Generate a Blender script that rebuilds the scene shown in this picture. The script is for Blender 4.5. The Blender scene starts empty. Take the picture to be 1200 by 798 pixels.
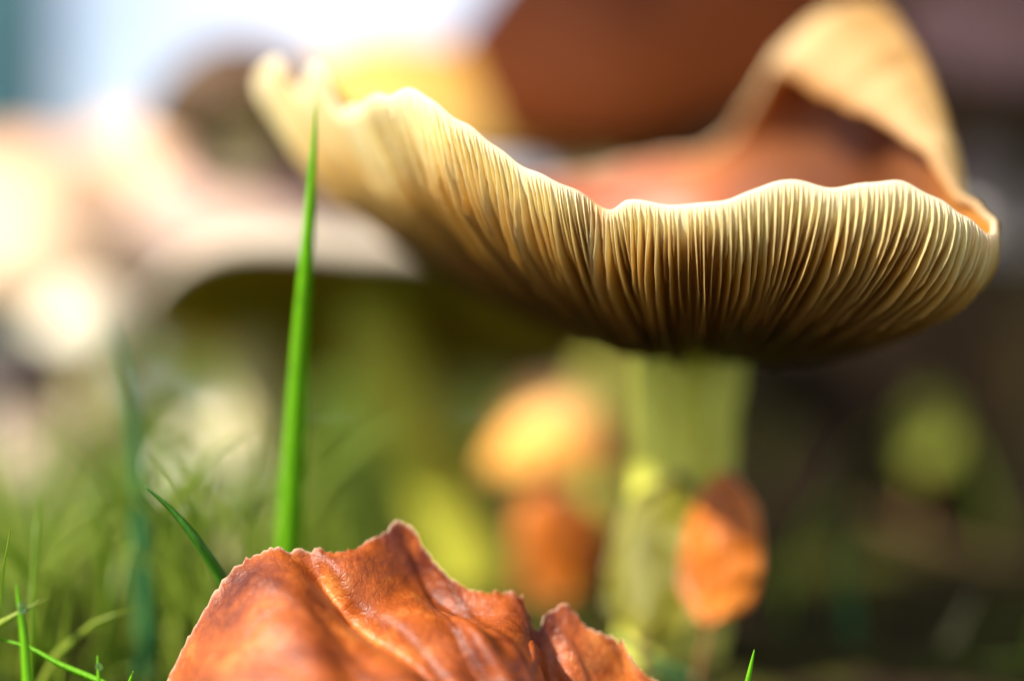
import bpy, math, random
import numpy as np
from mathutils import Vector, Matrix, noise

R = math.radians
random.seed(7); rng = np.random.default_rng(7)
S = bpy.context.scene
COL = S.collection

# ------------------------------------------------------------------ camera, sky, sun, exposure
H = 0.055                        # camera height above the lawn (m), a lens held just over the grass
cam_d = bpy.data.cameras.new('camera'); cam = bpy.data.objects.new('camera', cam_d); COL.objects.link(cam)
cam.location = (0, 0, H); cam.rotation_euler = (R(90), 0, 0)
cam_d.sensor_width = 36; cam_d.lens = 60
cam_d.clip_start = 0.005; cam_d.clip_end = 2000
cam_d.dof.use_dof = True; cam_d.dof.focus_distance = 0.2; cam_d.dof.aperture_fstop = 3.0
S.camera = cam

SUN_EL, SUN_AZ = 42, 235         # degrees; azimuth clockwise from the viewing direction (+Y)
w = bpy.data.worlds.new('World'); S.world = w; w.use_nodes = True
nt = w.node_tree; nt.nodes.clear()
wo = nt.nodes.new('ShaderNodeOutputWorld'); bg = nt.nodes.new('ShaderNodeBackground')
sky = nt.nodes.new('ShaderNodeTexSky'); sky.sky_type = 'NISHITA'; sky.sun_disc = False
sky.sun_elevation = R(SUN_EL); sky.sun_rotation = R(SUN_AZ)
sky.air_density = 1.0; sky.dust_density = 1.5
bg.inputs['Strength'].default_value = 0.105
# thin white clouds drifting over the blue
tc = nt.nodes.new('ShaderNodeTexCoord'); mp = nt.nodes.new('ShaderNodeMapping'); nz = nt.nodes.new('ShaderNodeTexNoise'); rp = nt.nodes.new('ShaderNodeMapRange'); cm = nt.nodes.new('ShaderNodeMix')
nz.inputs['Scale'].default_value = 3.0; nz.inputs['Detail'].default_value = 5; nz.inputs['Roughness'].default_value = 0.5
mp.inputs['Scale'].default_value = (1, 1, 2); mp.inputs['Location'].default_value = (17.0, 9.0, 23.0)
rp.inputs[1].default_value = 0.42; rp.inputs[2].default_value = 0.58
cm.data_type = 'RGBA'; cm.inputs[7].default_value = (6.3, 6.2, 6.9, 1)
for a, b in ((tc.outputs['Generated'], mp.inputs[0]), (mp.outputs[0], nz.inputs[0]), (nz.outputs['Fac'], rp.inputs[0]), (rp.outputs[0], cm.inputs[0]), (sky.outputs[0], cm.inputs[6]), (cm.outputs[2], bg.inputs[0])): nt.links.new(a, b)
nt.links.new(bg.outputs[0], wo.inputs[0])

sun_d = bpy.data.lights.new('sun', 'SUN'); sun = bpy.data.objects.new('sun', sun_d); COL.objects.link(sun)
sun_d.energy = 5.0; sun_d.angle = R(0.6); sun_d.color = (1.0, 0.93, 0.82)
sdir = Vector((math.sin(R(SUN_AZ))*math.cos(R(SUN_EL)), math.cos(R(SUN_AZ))*math.cos(R(SUN_EL)), math.sin(R(SUN_EL))))
sun.rotation_euler = (-sdir).to_track_quat('-Z', 'Y').to_euler()
sun.location = (-1, -0.5, 2)

S.render.engine = 'CYCLES'
S.view_settings.view_transform = 'Standard'; S.view_settings.look = 'None'
S.view_settings.exposure = 1.1; S.view_settings.gamma = 1.0; S.view_settings.use_curve_mapping = False
S.cycles.use_denoising = True
S.cycles.max_bounces = 10; S.cycles.transmission_bounces = 8; S.cycles.diffuse_bounces = 5
S.cycles.sample_clamp_indirect = 6

# ------------------------------------------------------------------ helpers
def W(u, v, d):
    """a photo pixel (1200 x 798) at distance d along the view axis -> world point"""
    return Vector((d*(u-600)/2000, d, H - d*(v-399)/2000))

def tag(o, label=None, cat=None, group=None, kind=None):
    if label: o['label'] = label
    if cat: o['category'] = cat
    if group: o['group'] = group
    if kind: o['kind'] = kind
    return o

def empty(name, loc):
    o = bpy.data.objects.new(name, None); COL.objects.link(o); o.location = loc
    o.empty_display_size = 0.01
    return o

def mesh(name, verts, faces, mats, parent=None, smooth=True, attrs=None, mat_idx=None):
    me = bpy.data.meshes.new(name)
    me.from_pydata([tuple(v) for v in verts], [], [tuple(f) for f in faces])
    for m in (mats if isinstance(mats, (list, tuple)) else [mats]): me.materials.append(m)
    if mat_idx is not None: me.polygons.foreach_set('material_index', np.asarray(mat_idx, dtype=np.int32))
    if smooth: me.polygons.foreach_set('use_smooth', [True]*len(me.polygons))
    for k, a in (attrs or {}).items():
        at = me.attributes.new(k, 'FLOAT', 'POINT'); at.data.foreach_set('value', np.asarray(a, dtype=np.float32))
    me.update()
    o = bpy.data.objects.new(name, me); COL.objects.link(o)
    if parent is not None:
        o.parent = parent
        p, off = parent, Vector((0, 0, 0))
        while p is not None: off += p.location; p = p.parent
        o.location = -off                      # meshes are written in world coordinates
    return o

def rebase(o):
    """move a top-level mesh's origin to the middle of its base"""
    me = o.data; n = len(me.vertices); co = np.empty(n*3, dtype=np.float32); me.vertices.foreach_get('co', co)
    co = co.reshape(-1, 3); c = (co.min(0)+co.max(0))/2; c[2] = co[:, 2].min()
    me.vertices.foreach_set('co', (co-c).ravel()); me.update(); o.location = Vector(c.tolist())
    return o

def grid_faces(nu, nv, wrap=False, off=0, flip=False):
    f = []
    for i in range(nu if wrap else nu-1):
        i2 = (i+1) % nu
        for j in range(nv-1):
            q = (off+i*nv+j, off+i2*nv+j, off+i2*nv+j+1, off+i*nv+j+1)
            f.append(q[::-1] if flip else q)
    return f

def cr(keys, x, xs, periodic=False):
    """Catmull-Rom through rows of keys placed at xs, sampled at x"""
    keys = np.asarray(keys, float); xs = np.asarray(xs, float); n = len(xs); x = np.asarray(x, float)
    if periodic:
        L = xs[-1]                                  # xs has n+1 entries for a closed curve
        n = len(keys); i = np.clip(np.searchsorted(xs, x % L, side='right')-1, 0, n-1)
        t = ((x % L)-xs[i])/(xs[i+1]-xs[i])
        p = [keys[(i+k) % n] for k in (-1, 0, 1, 2)]
        h = [(xs[(i+k) % n + 1]-xs[(i+k) % n]) for k in (-1, 0, 1)]
    else:
        i = np.clip(np.searchsorted(xs, x, side='right')-1, 0, n-2)
        t = (x-xs[i])/(xs[i+1]-xs[i])
        p = [keys[np.clip(i+k, 0, n-1)] for k in (-1, 0, 1, 2)]
        h = [xs[i+1]-xs[i]]*3
        h[0] = np.where(i > 0, xs[i]-xs[np.maximum(i-1, 0)], h[1]); h[2] = np.where(i < n-2, xs[np.minimum(i+2, n-1)]-xs[np.minimum(i+1, n-2)], h[1])
    e = lambda a: a.reshape(a.shape+(1,)*(keys.ndim-1))
    h = [e(np.asarray(k)) for k in h]; t = e(t)
    m1 = (p[2]-p[0])/(h[0]+h[1])*h[1]; m2 = (p[3]-p[1])/(h[1]+h[2])*h[1]
    return (2*t**3-3*t**2+1)*p[1]+(t**3-2*t**2+t)*m1+(-2*t**3+3*t**2)*p[2]+(t**3-t**2)*m2

def fbm(x, y, z=0.0, oct=4):
    return noise.fractal(Vector((x, y, z)), 1.0, 2.0, oct)

# ------------------------------------------------------------------ materials
def mat(name, build):
    m = bpy.data.materials.new(name); m.use_nodes = True
    t = m.node_tree; t.nodes.clear()
    out = t.nodes.new('ShaderNodeOutputMaterial')
    class N: pass
    def node(typ, **kw):
        n = t.nodes.new('ShaderNode'+typ)
        for k, v in kw.items():
            if k.startswith('i_'): n.inputs[k[2:].replace('_', ' ')].default_value = v
            else: setattr(n, k, v)
        return n
    def ramp(fac, stops, interp='LINEAR'):
        r = node('ValToRGB'); r.color_ramp.interpolation = interp
        e = r.color_ramp.elements
        while len(e) < len(stops): e.new(0.5)
        for el, (p, c) in zip(e, stops): el.position = p; el.color = (*c, 1)
        t.links.new(fac, r.inputs[0]); return r.outputs[0]
    def noise_(scale, detail=5, rough=0.6, coord=None, dist=0.0):
        n = node('TexNoise'); n.inputs['Scale'].default_value = scale; n.inputs['Detail'].default_value = detail
        n.inputs['Roughness'].default_value = rough; n.inputs['Distortion'].default_value = dist
        if coord is None:
            g = node('NewGeometry'); coord = g.outputs['Position']
        t.links.new(coord, n.inputs['Vector']); return n.outputs['Fac']
    def mixc(f, a, b, mode='MIX'):
        n = node('Mix', data_type='RGBA', blend_type=mode)
        if isinstance(f, (int, float)): n.inputs[0].default_value = f
        else: t.links.new(f, n.inputs[0])
        for s, x in ((6, a), (7, b)):
            if isinstance(x, tuple): n.inputs[s].default_value = (*x, 1)
            else: t.links.new(x, n.inputs[s])
        return n.outputs[2]
    def math_(op, a, b=0.0, c=None):
        n = node('Math', operation=op)
        for k, x in enumerate((a, b) if c is None else (a, b, c)):
            if isinstance(x, (int, float)): n.inputs[k].default_value = x
            else: t.links.new(x, n.inputs[k])
        return n.outputs[0]
    def attr(name): return node('Attribute', attribute_name=name).outputs['Fac']
    def bump(h, strength, dist):
        n = node('Bump'); n.inputs['Strength'].default_value = strength; n.inputs['Distance'].default_value = dist
        t.links.new(h, n.inputs['Height']); return n.outputs[0]
    def mapped(sx, sy, sz):
        g = node('NewGeometry'); mp = node('Mapping'); mp.inputs['Scale'].default_value = (sx, sy, sz)
        t.links.new(g.outputs['Position'], mp.inputs['Vector']); return mp.outputs[0]
    def surf(col, rough=0.6, trans=0.0, tcol=None, spec=0.4, nrm=None, sss=0.0, rad=(0.003, 0.0015, 0.0006), coat=0.0):
        p = node('BsdfPrincipled')
        if isinstance(col, tuple): p.inputs['Base Color'].default_value = (*col, 1)
        else: t.links.new(col, p.inputs['Base Color'])
        if isinstance(rough, (int, float)): p.inputs['Roughness'].default_value = rough
        else: t.links.new(rough, p.inputs['Roughness'])
        p.inputs['Specular IOR Level'].default_value = spec
        p.inputs['Coat Weight'].default_value = coat; p.inputs['Coat Roughness'].default_value = 0.25
        if sss:
            p.inputs['Subsurface Weight'].default_value = sss; p.inputs['Subsurface Radius'].default_value = rad
            p.inputs['Subsurface Scale'].default_value = 1.0
        if nrm is not None: t.links.new(nrm, p.inputs['Normal'])
        res = p.outputs[0]
        if trans:
            tr = node('BsdfTranslucent'); tc = tcol if tcol is not None else col
            if isinstance(tc, tuple): tr.inputs[0].default_value = (*tc, 1)
            else: t.links.new(tc, tr.inputs[0])
            mx = node('MixShader')
            if isinstance(trans, (int, float)): mx.inputs[0].default_value = trans
            else: t.links.new(trans, mx.inputs[0])
            t.links.new(res, mx.inputs[1]); t.links.new(tr.outputs[0], mx.inputs[2]); res = mx.outputs[0]
        t.links.new(res, out.inputs[0])
    N.ramp, N.noise, N.mixc, N.math, N.attr, N.bump, N.mapped, N.surf, N.node, N.t = ramp, noise_, mixc, math_, attr, bump, mapped, surf, node, t
    build(N); return m

def m_gill(n):      # lamellae: pale cream at the margin, ochre and olive brown further in; inmost dark stops paint the underside's shade
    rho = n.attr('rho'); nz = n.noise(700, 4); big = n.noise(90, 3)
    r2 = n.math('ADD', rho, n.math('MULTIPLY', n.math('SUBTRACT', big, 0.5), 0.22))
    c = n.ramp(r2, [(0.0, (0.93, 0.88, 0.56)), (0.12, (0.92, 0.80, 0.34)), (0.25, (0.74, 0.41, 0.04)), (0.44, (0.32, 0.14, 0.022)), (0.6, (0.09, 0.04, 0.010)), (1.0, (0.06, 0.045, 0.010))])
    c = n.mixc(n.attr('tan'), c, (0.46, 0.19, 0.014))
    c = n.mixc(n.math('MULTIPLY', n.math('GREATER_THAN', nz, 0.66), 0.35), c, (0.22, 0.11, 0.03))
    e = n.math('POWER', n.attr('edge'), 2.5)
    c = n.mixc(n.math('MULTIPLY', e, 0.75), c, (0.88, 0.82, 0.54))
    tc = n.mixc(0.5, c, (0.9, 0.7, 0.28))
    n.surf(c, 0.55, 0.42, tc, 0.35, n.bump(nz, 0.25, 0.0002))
def m_flesh(n):     # the underside between the gills; dark inner stops paint shade into the gaps
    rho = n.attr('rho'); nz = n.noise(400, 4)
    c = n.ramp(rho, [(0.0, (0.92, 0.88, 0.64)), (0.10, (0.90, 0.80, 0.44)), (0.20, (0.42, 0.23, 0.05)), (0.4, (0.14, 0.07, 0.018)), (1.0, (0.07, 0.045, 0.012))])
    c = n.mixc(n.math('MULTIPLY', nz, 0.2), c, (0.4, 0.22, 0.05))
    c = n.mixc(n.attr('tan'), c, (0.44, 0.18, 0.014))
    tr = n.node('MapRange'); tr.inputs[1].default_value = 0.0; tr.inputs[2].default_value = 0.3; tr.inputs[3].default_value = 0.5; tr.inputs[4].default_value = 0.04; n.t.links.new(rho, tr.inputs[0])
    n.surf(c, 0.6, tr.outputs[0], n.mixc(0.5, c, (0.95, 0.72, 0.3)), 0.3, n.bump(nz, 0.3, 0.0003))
def m_cuticle(n):   # upper skin: tawny orange margin, brick red inward, darkened further in to paint the pocket's shade
    rho = n.attr('rho'); nz = n.noise(160, 5); f = n.noise(900, 3)
    r2 = n.math('ADD', rho, n.math('MULTIPLY', n.math('SUBTRACT', nz, 0.5), 0.3))
    c = n.ramp(r2, [(0.0, (0.72, 0.44, 0.12)), (0.10, (0.50, 0.22, 0.028)), (0.28, (0.26, 0.085, 0.01)), (0.6, (0.12, 0.035, 0.006))])
    c = n.mixc(n.attr('blush'), c, (0.66, 0.20, 0.12))
    n.surf(c, 0.45, 0.4, n.mixc(0.5, c, (0.9, 0.42, 0.08)), 0.4, n.bump(f, 0.25, 0.0002))
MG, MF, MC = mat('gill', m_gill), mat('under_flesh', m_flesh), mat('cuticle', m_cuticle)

def m_stem(lo, hi):
    def b(n):
        st = n.noise(60, 5, 0.65, n.mapped(9, 9, 1.2)); big = n.noise(45, 3)
        c = n.ramp(st, [(0.3, lo), (0.7, hi)])
        c = n.mixc(n.math('MULTIPLY', n.math('GREATER_THAN', big, 0.58), 0.3), c, (0.35, 0.18, 0.05))
        n.surf(c, 0.6, 0, None, 0.3, n.bump(st, 0.5, 0.0006), sss=0.25)
    return b
MS_MAIN = mat('stem_yellow_green', m_stem((0.46, 0.47, 0.03), (0.80, 0.80, 0.16)))
MS_OLD = mat('stem_olive', m_stem((0.36, 0.36, 0.04), (0.62, 0.60, 0.12)))
MS_LIME = mat('stem_lime', m_stem((0.36, 0.36, 0.02), (0.52, 0.52, 0.06)))
MS_DARK = mat('stem_dark', m_stem((0.06, 0.04, 0.012), (0.12, 0.08, 0.025)))
MS_CREAM = mat('stem_cream', m_stem((0.55, 0.45, 0.2), (0.78, 0.7, 0.42)))
MS_RUST = mat('stem_rust', m_stem((0.42, 0.14, 0.03), (0.68, 0.30, 0.06)))

def m_cap(disc, mid, margin, spec=0.15, sss=0.15):
    def b(n):
        rho = n.attr('rho'); nz = n.noise(70, 5); f = n.noise(500, 4)
        r2 = n.math('ADD', rho, n.math('MULTIPLY', n.math('SUBTRACT', nz, 0.5), 0.35))
        c = n.ramp(r2, [(0.1, disc), (0.55, mid), (0.95, margin)])
        c = n.mixc(n.math('MULTIPLY', n.math('GREATER_THAN', f, 0.62), 0.18), c, tuple(x*0.5 for x in disc))
        n.surf(c, n.math('MULTIPLY_ADD', f, 0.3, 0.5), 0, None, spec, n.bump(n.math('ADD', nz, f), 0.35, 0.0008), sss=sss, rad=(0.006, 0.003, 0.0012))
    return b
def m_under(a, bcol):
    def b(n):
        nz = n.noise(300, 4)
        n.surf(n.ramp(nz, [(0.3, a), (0.7, bcol)]), 0.7, 0.15, None, 0.2)
    return b
MU_OLIVE = mat('gills_olive', m_under((0.10, 0.09, 0.015), (0.26, 0.22, 0.04)))
MU_OCHRE = mat('gills_ochre', m_under((0.40, 0.30, 0.02), (0.62, 0.50, 0.06)))
MU_CREAM = mat('gills_cream', m_under((0.5, 0.4, 0.2), (0.7, 0.6, 0.35)))

def m_grass(a, b_, tr=0.5):
    def b(n):
        nz = n.noise(120, 4); st = n.noise(110, 3, 0.6, n.mapped(22, 22, 1))
        ra = n.node('ObjectInfo').outputs['Random'] if False else n.attr('rnd')
        c = n.mixc(n.math('ADD', n.math('MULTIPLY', nz, 0.5), n.math('MULTIPLY', ra, 0.5)), a, b_)
        c = n.mixc(n.math('MULTIPLY', n.math('GREATER_THAN', st, 0.55), 0.3), c, tuple(x*0.5 for x in a))
        n.surf(c, 0.4, tr, n.mixc(0.55, c, (0.34, 0.68, 0.02)), 0.45, n.bump(st, 0.4, 0.0002))
    return b
MGR = mat('grass_green', m_grass((0.14, 0.22, 0.015), (0.40, 0.46, 0.06)))
MGR_BRIGHT = mat('grass_bright', m_grass((0.16, 0.48, 0.01), (0.28, 0.66, 0.02), 0.55))
MGR_DARK = mat('grass_dark', m_grass((0.03, 0.15, 0.06), (0.06, 0.24, 0.08), 0.35))
MGR_MID = mat('grass_mid', m_grass((0.05, 0.20, 0.015), (0.09, 0.28, 0.03), 0.4))
MGR_DRY = mat('grass_dry', m_grass((0.30, 0.24, 0.09), (0.46, 0.40, 0.2), 0.3))

def m_leaf(dark, mid, light, glow, tr=0.35):
    def b(n):
        nz = n.noise(80, 5, 0.6); spot = n.noise(420, 5, 0.7); fine = n.noise(1500, 4, 0.7)
        v = n.attr('vein')
        c = n.ramp(n.math('ADD', n.math('MULTIPLY', nz, 0.75), n.math('MULTIPLY', spot, 0.25)), [(0.40, dark), (0.54, mid), (0.68, light)])
        c = n.mixc(n.math('MULTIPLY', n.math('GREATER_THAN', spot, 0.60), 0.32), c, dark)
        c = n.mixc(n.math('MULTIPLY', v, 0.6), c, tuple(x*0.6 for x in dark))
        e = n.attr('rim')
        c = n.mixc(n.math('MULTIPLY', e, n.math('MULTIPLY_ADD', n.math('GREATER_THAN', spot, 0.45), 0.6, 0.25)), c, (0.70, 0.54, 0.36))
        h = n.math('ADD', n.math('MULTIPLY', spot, 0.6), n.math('MULTIPLY', fine, 0.35))
        vo = n.node('TexVoronoi', feature='DISTANCE_TO_EDGE'); vo.inputs['Scale'].default_value = 850
        g_ = n.node('NewGeometry'); n.t.links.new(g_.outputs['Position'], vo.inputs['Vector'])
        cell = n.node('MapRange'); cell.inputs[1].default_value = 0.0; cell.inputs[2].default_value = 0.12; n.t.links.new(vo.outputs['Distance'], cell.inputs[0])
        c = n.mixc(n.math('MULTIPLY', n.math('SUBTRACT', 1.0, cell.outputs[0]), 0.08), c, dark)
        h = n.math('ADD', h, n.math('MULTIPLY', cell.outputs[0], 0.10))
        n.surf(c, n.math('MULTIPLY_ADD', spot, 0.25, 0.26), tr, n.mixc(0.65, c, glow), 0.5, n.bump(h, 0.7, 0.0005))
    return b
ML_FRONT = mat('leaf_russet', m_leaf((0.13, 0.023, 0.005), (0.46, 0.11, 0.015), (0.80, 0.32, 0.07), (0.95, 0.18, 0.008), 0.35))
ML_ORANGE = mat('leaf_orange', m_leaf((0.38, 0.10, 0.01), (0.72, 0.22, 0.02), (0.85, 0.36, 0.05), (0.95, 0.30, 0.01)))
ML_YELLOW = mat('leaf_yellow_green', m_leaf((0.14, 0.13, 0.008), (0.24, 0.22, 0.012), (0.32, 0.28, 0.02), (0.45, 0.45, 0.02)))
ML_LIME = mat('leaf_lime', m_leaf((0.22, 0.24, 0.012), (0.36, 0.38, 0.02), (0.48, 0.48, 0.03), (0.6, 0.68, 0.03)))
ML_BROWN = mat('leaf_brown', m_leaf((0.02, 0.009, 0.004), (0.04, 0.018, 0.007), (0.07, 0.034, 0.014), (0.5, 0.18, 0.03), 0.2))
def m_stalk(n): n.surf((0.16, 0.08, 0.025), 0.6, 0, None, 0.2)
M_STALK = mat('leaf_stalk', m_stalk)
ML_PALE = mat('leaf_pale', m_leaf((0.40, 0.27, 0.2), (0.58, 0.43, 0.34), (0.7, 0.58, 0.48), (0.8, 0.6, 0.4), 0.25))

def m_ground(n):
    a = n.noise(35, 6); b2 = n.noise(9, 4); f = n.noise(420, 5, 0.7)
    c = n.ramp(f, [(0.3, (0.008, 0.005, 0.003)), (0.6, (0.022, 0.014, 0.007)), (0.8, (0.05, 0.034, 0.016))])
    moss = n.ramp(f, [(0.3, (0.02, 0.022, 0.003)), (0.7, (0.06, 0.065, 0.008))])
    k = n.node('MapRange'); k.inputs[1].default_value = 0.42; k.inputs[2].default_value = 0.58
    n.t.links.new(a, k.inputs[0])
    c = n.mixc(k.outputs[0], c, moss)
    ge = n.node('NewGeometry'); ln = n.node('VectorMath', operation='LENGTH'); n.t.links.new(ge.outputs['Position'], ln.inputs[0])
    far = n.node('MapRange'); far.inputs[1].default_value = 0.9; far.inputs[2].default_value = 1.8; n.t.links.new(ln.outputs['Value'], far.inputs[0])
    c = n.mixc(far.outputs[0], c, n.ramp(b2, [(0.35, (0.05, 0.10, 0.015)), (0.65, (0.09, 0.15, 0.025))]))
    n.surf(c, 0.9, 0, None, 0.04, n.bump(f, 0.8, 0.002))
M_GROUND = mat('soil_and_moss', m_ground)

def m_bark(n):
    a = n.noise(30, 6, 0.7, n.mapped(3, 3, 0.5)); f = n.noise(250, 5, 0.7)
    c = n.ramp(a, [(0.3, (0.006, 0.004, 0.002)), (0.55, (0.016, 0.010, 0.006)), (0.8, (0.04, 0.026, 0.018))])
    n.surf(c, 0.9, 0, None, 0.04, n.bump(n.math('ADD', a, n.math('MULTIPLY', f, 0.3)), 0.9, 0.004))
M_BARK = mat('bark', m_bark)
def m_post(n):
    st = n.noise(20, 5, 0.6, n.mapped(8, 8, 0.6))
    n.surf(n.ramp(st, [(0.3, (0.008, 0.06, 0.075)), (0.7, (0.02, 0.13, 0.15))]), 0.5, 0, None, 0.4, n.bump(st, 0.4, 0.002))
M_POST = mat('teal_paint', m_post)
def m_twig(n):
    a = n.noise(200, 5); n.surf(n.ramp(a, [(0.3, (0.035, 0.022, 0.008)), (0.7, (0.10, 0.068, 0.03))]), 0.8, 0, None, 0.05, n.bump(a, 0.6, 0.0006))
M_TWIG = mat('twig', m_twig)

# ------------------------------------------------------------------ ground
def ground_z(x, y):
    m = 0.010*math.exp(-((x-0.04)**2/0.02+(y-0.32)**2/0.02))
    return m + 0.0035*fbm(x*18, y*18, 3.1) + 0.0015*fbm(x*90, y*90, 1.7)

def axis(lo, hi, c0, c1, n):
    mid = list(np.linspace(c0, c1, n)); out = mid[:]
    step = mid[1]-mid[0]; s = step; x = c1
    while x < hi: s *= 1.35; x += s; out.append(x)
    s = step; x = c0; low = []
    while x > lo: s *= 1.35; x -= s; low.append(x)
    return low[::-1]+out
gx, gy = axis(-600, 600, -0.4, 0.45, 130), axis(-600, 1200, 0.05, 0.9, 130)
gv = [(x, y, ground_z(x, y) if (abs(x) < 3 and abs(y) < 3) else 0.0) for x in gx for y in gy]
g = mesh('ground', gv, grid_faces(len(gx), len(gy), flip=True), M_GROUND); g['kind'] = 'structure'
g['label'] = 'dark mossy soil under the mushrooms'

# ------------------------------------------------------------------ the large wavy mushroom in focus
C = np.array([0.0262, 0.248]); ZS = 0.0545; RS = 0.0075
# rim keys: u, v (photo), d; offset of the first control point (mm: x, y, z); reach outward and lift of the second (mm)
K = [
 (298, 100, .240,   8,  2, -12,  16,  6),
 (319,  68, .236,   9,  0, -14,  16,  6),
 (345, 108, .235,   9,  1, -12,  16,  5),
 (366,  76, .229,   8, -1, -13,  16,  4),
 (390, 126, .226,   7,  2, -10,  16,  3),
 (410, 125, .216,   5,  2, -11,  17,  2),
 (445, 112, .209,   4,  4, -12,  13,  1),
 (492, 108, .2045,   2, -3, -14,  18,  0),
 (545, 146, .2025,   1, -3, -11,  18,  0),
 (600, 184, .2015,   1, -2, -10,  18, -1),
 (650, 212, .2005,   0, -2,  -9,  17, -1),
 (694, 234, .201,   0, -1,  -8,  16, -1),
 (716, 243, .200,   0,  0,  -8,  16, -1),
 (735, 236, .199,   0, -1,  -8,  16, -1),
 (790, 239, .198,   0, -2,  -9,  16, -1),
 (845, 236, .197,   0, -2,  -9,  16, -1),
 (880, 222, .197,   0, -2, -10,  16, -1),
 (914, 213, .197,   0, -2, -10,  16, -1),
 (980, 217, .197,   0, -2, -10,  17, -1),
 (1050, 214, .197,  1, -2, -10,  18, -2),
 (1105, 234, .198,  2, -2,  -9,  19, -2),
 (1138, 260, .200,  2, -1,  -8,  20, -2),
 (1165, 274, .204,  2,  1,  -6,  22, -1),
 (1161, 252, .209,  4,  3,  -1,  24,  0),
 (1118, 226, .216,  7,  4,   2,  26,  2),
 (1076, 172, .224, 11,  5,   8,  30,  5),
 (1020, 136, .232, 16,  6,  17,  32,  8),
 (962, 110, .240, 20,  8,  28,  33, 10),
 (918,  82, .248, 18, 11,  33,  34, 10),
 (900,  88, .255,  7, 12,  18,  30,  8),
 (872, 132, .265,  4,  9,   6,  24,  6),
 (830, 177, .275,  1,  7,  -6,  18,  3),
 (760, 190, .281, -1,  6,  -9,  16,  2),
 (690, 207, .283, -1,  5, -10,  16,  2),
 (610, 212, .282,  0,  4, -10,  16,  2),
 (500, 190, .276,  3,  4, -11,  16,  4),
 (400, 160, .266,  6,  3, -12,  16,  6),
 (335, 135, .255,  7,  3, -12,  16,  6),
]
KP = np.array([list(W(k[0], k[1], k[2])) + [k[3]/1000, k[4]/1000, k[5]/1000, k[6]/1000, k[7]/1000] for k in K])
seg = np.linalg.norm(np.roll(KP[:, :3], -1, 0)-KP[:, :3], axis=1); xs = np.concatenate([[0], np.cumsum(seg)]); PER = xs[-1]
NG = 290; NS = NG*4; NT = 30
def undersurf(s, t):
    """points of the gill-bearing surface: s along the rim (m), t from rim (0) to stem (1)"""
    s, t = np.broadcast_arrays(np.asarray(s, float), np.asarray(t, float))
    k = cr(KP, s.ravel(), xs, True).reshape(s.shape+(8,))
    wob = 0.00022*np.sin(s*2*np.pi*31/PER+1.3*np.sin(s*2*np.pi*7/PER)) + 0.00012*np.sin(s*2*np.pi*53/PER+2*np.sin(s*2*np.pi*5/PER))
    P0 = k[..., :3].copy(); P0[..., 2] += wob
    a = np.arctan2(k[..., 1]-C[1], k[..., 0]-C[0]); o = np.stack([np.cos(a), np.sin(a), 0*a], -1)
    P3 = np.stack([C[0]+RS*np.cos(a), C[1]+RS*np.sin(a), ZS+0*a], -1)
    P1 = P0 + k[..., 3:6]; P2 = P3 + o*k[..., 6:7]; P2[..., 2] += k[..., 7] - 0.001
    t = t[..., None]
    return (1-t)**3*P0 + 3*(1-t)**2*t*P1 + 3*(1-t)*t**2*P2 + t**3*P3
def undernormal(s, t):
    e = 4e-4
    ds = undersurf(s+e, t)-undersurf(s-e, t); dt = undersurf(s, np.minimum(t+.01, 1))-undersurf(s, np.maximum(t-.01, 0))
    n = np.cross(dt, ds); return n/np.maximum(np.linalg.norm(n, axis=-1, keepdims=True), 1e-12)

def key_s(u, v):      # rim position of the key nearest to a photo pixel
    return xs[min(range(len(K)), key=lambda i: (K[i][0]-u)**2+(K[i][1]-v)**2)]
def bump_s(s, s0, w_): d_ = (s-s0+PER/2) % PER-PER/2; return np.exp(-(d_/w_)**2)
def tan_f(s, t):      # tawny stain at the notch, tawny tint along the curled lip
    return np.clip(0.75*bump_s(s, key_s(700, 234)+.0005, .0022)*np.exp(-(t/.22)**2) + 0.9*bump_s(s, key_s(962, 110), .032)*np.exp(-(t/.5)**2) + 0.5*bump_s(s, key_s(1132, 195), .012)*np.exp(-(t/.12)**2), 0, 0.92)
def blush_f(s): return np.clip(bump_s(s, key_s(690, 207), .024), 0, .9)
main = empty('mushroom', (C[0], C[1], 0.008))
tag(main, 'large sharp mushroom with upturned wavy cap showing rows of cream gills', 'mushroom')
sg = np.arange(NS)*PER/NS; tg = np.linspace(0, 1, NT)**1.15
SG, TG = np.meshgrid(sg, tg, indexing='ij')
U = undersurf(SG, TG); UN = undernormal(SG, TG)
sgn = -1.0 if UN[np.argmin(U[:, 0, 1]), 6, 1] > 0 else 1.0
UN *= sgn
thick = 0.0007 + 0.0055*np.clip(TG, 0, 1)**1.3
# the last rings close towards the cap's middle
T_ = U - UN*thick[..., None]
for j in range(NT):
    tt = tg[j]
    if tt > 0.72:
        k = (tt-0.72)/0.28
        T_[:, j, 0] += (C[0]-T_[:, j, 0])*k*0.98; T_[:, j, 1] += (C[1]-T_[:, j, 1])*k*0.98
        T_[:, j, 2] += (ZS+0.009-T_[:, j, 2])*k
verts = np.concatenate([U.reshape(-1, 3), T_.reshape(-1, 3)]); off = NS*NT
f1 = grid_faces(NS, NT, True); f2 = grid_faces(NS, NT, True, off, True)
f3 = [(i*NT, off+i*NT, off+((i+1) % NS)*NT, ((i+1) % NS)*NT) for i in range(NS)]
f4 = [tuple(off+i*NT+NT-1 for i in range(NS))[::-1]]
mi = [0]*len(f1)+[1]*len(f2)+[0]*len(f3)+[1]
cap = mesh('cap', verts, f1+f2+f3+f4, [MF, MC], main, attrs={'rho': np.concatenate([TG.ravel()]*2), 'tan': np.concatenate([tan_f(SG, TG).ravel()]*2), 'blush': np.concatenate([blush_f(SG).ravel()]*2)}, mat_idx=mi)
cap['label'] = 'wavy cap with brick orange skin inside its upturned margin'

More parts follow.
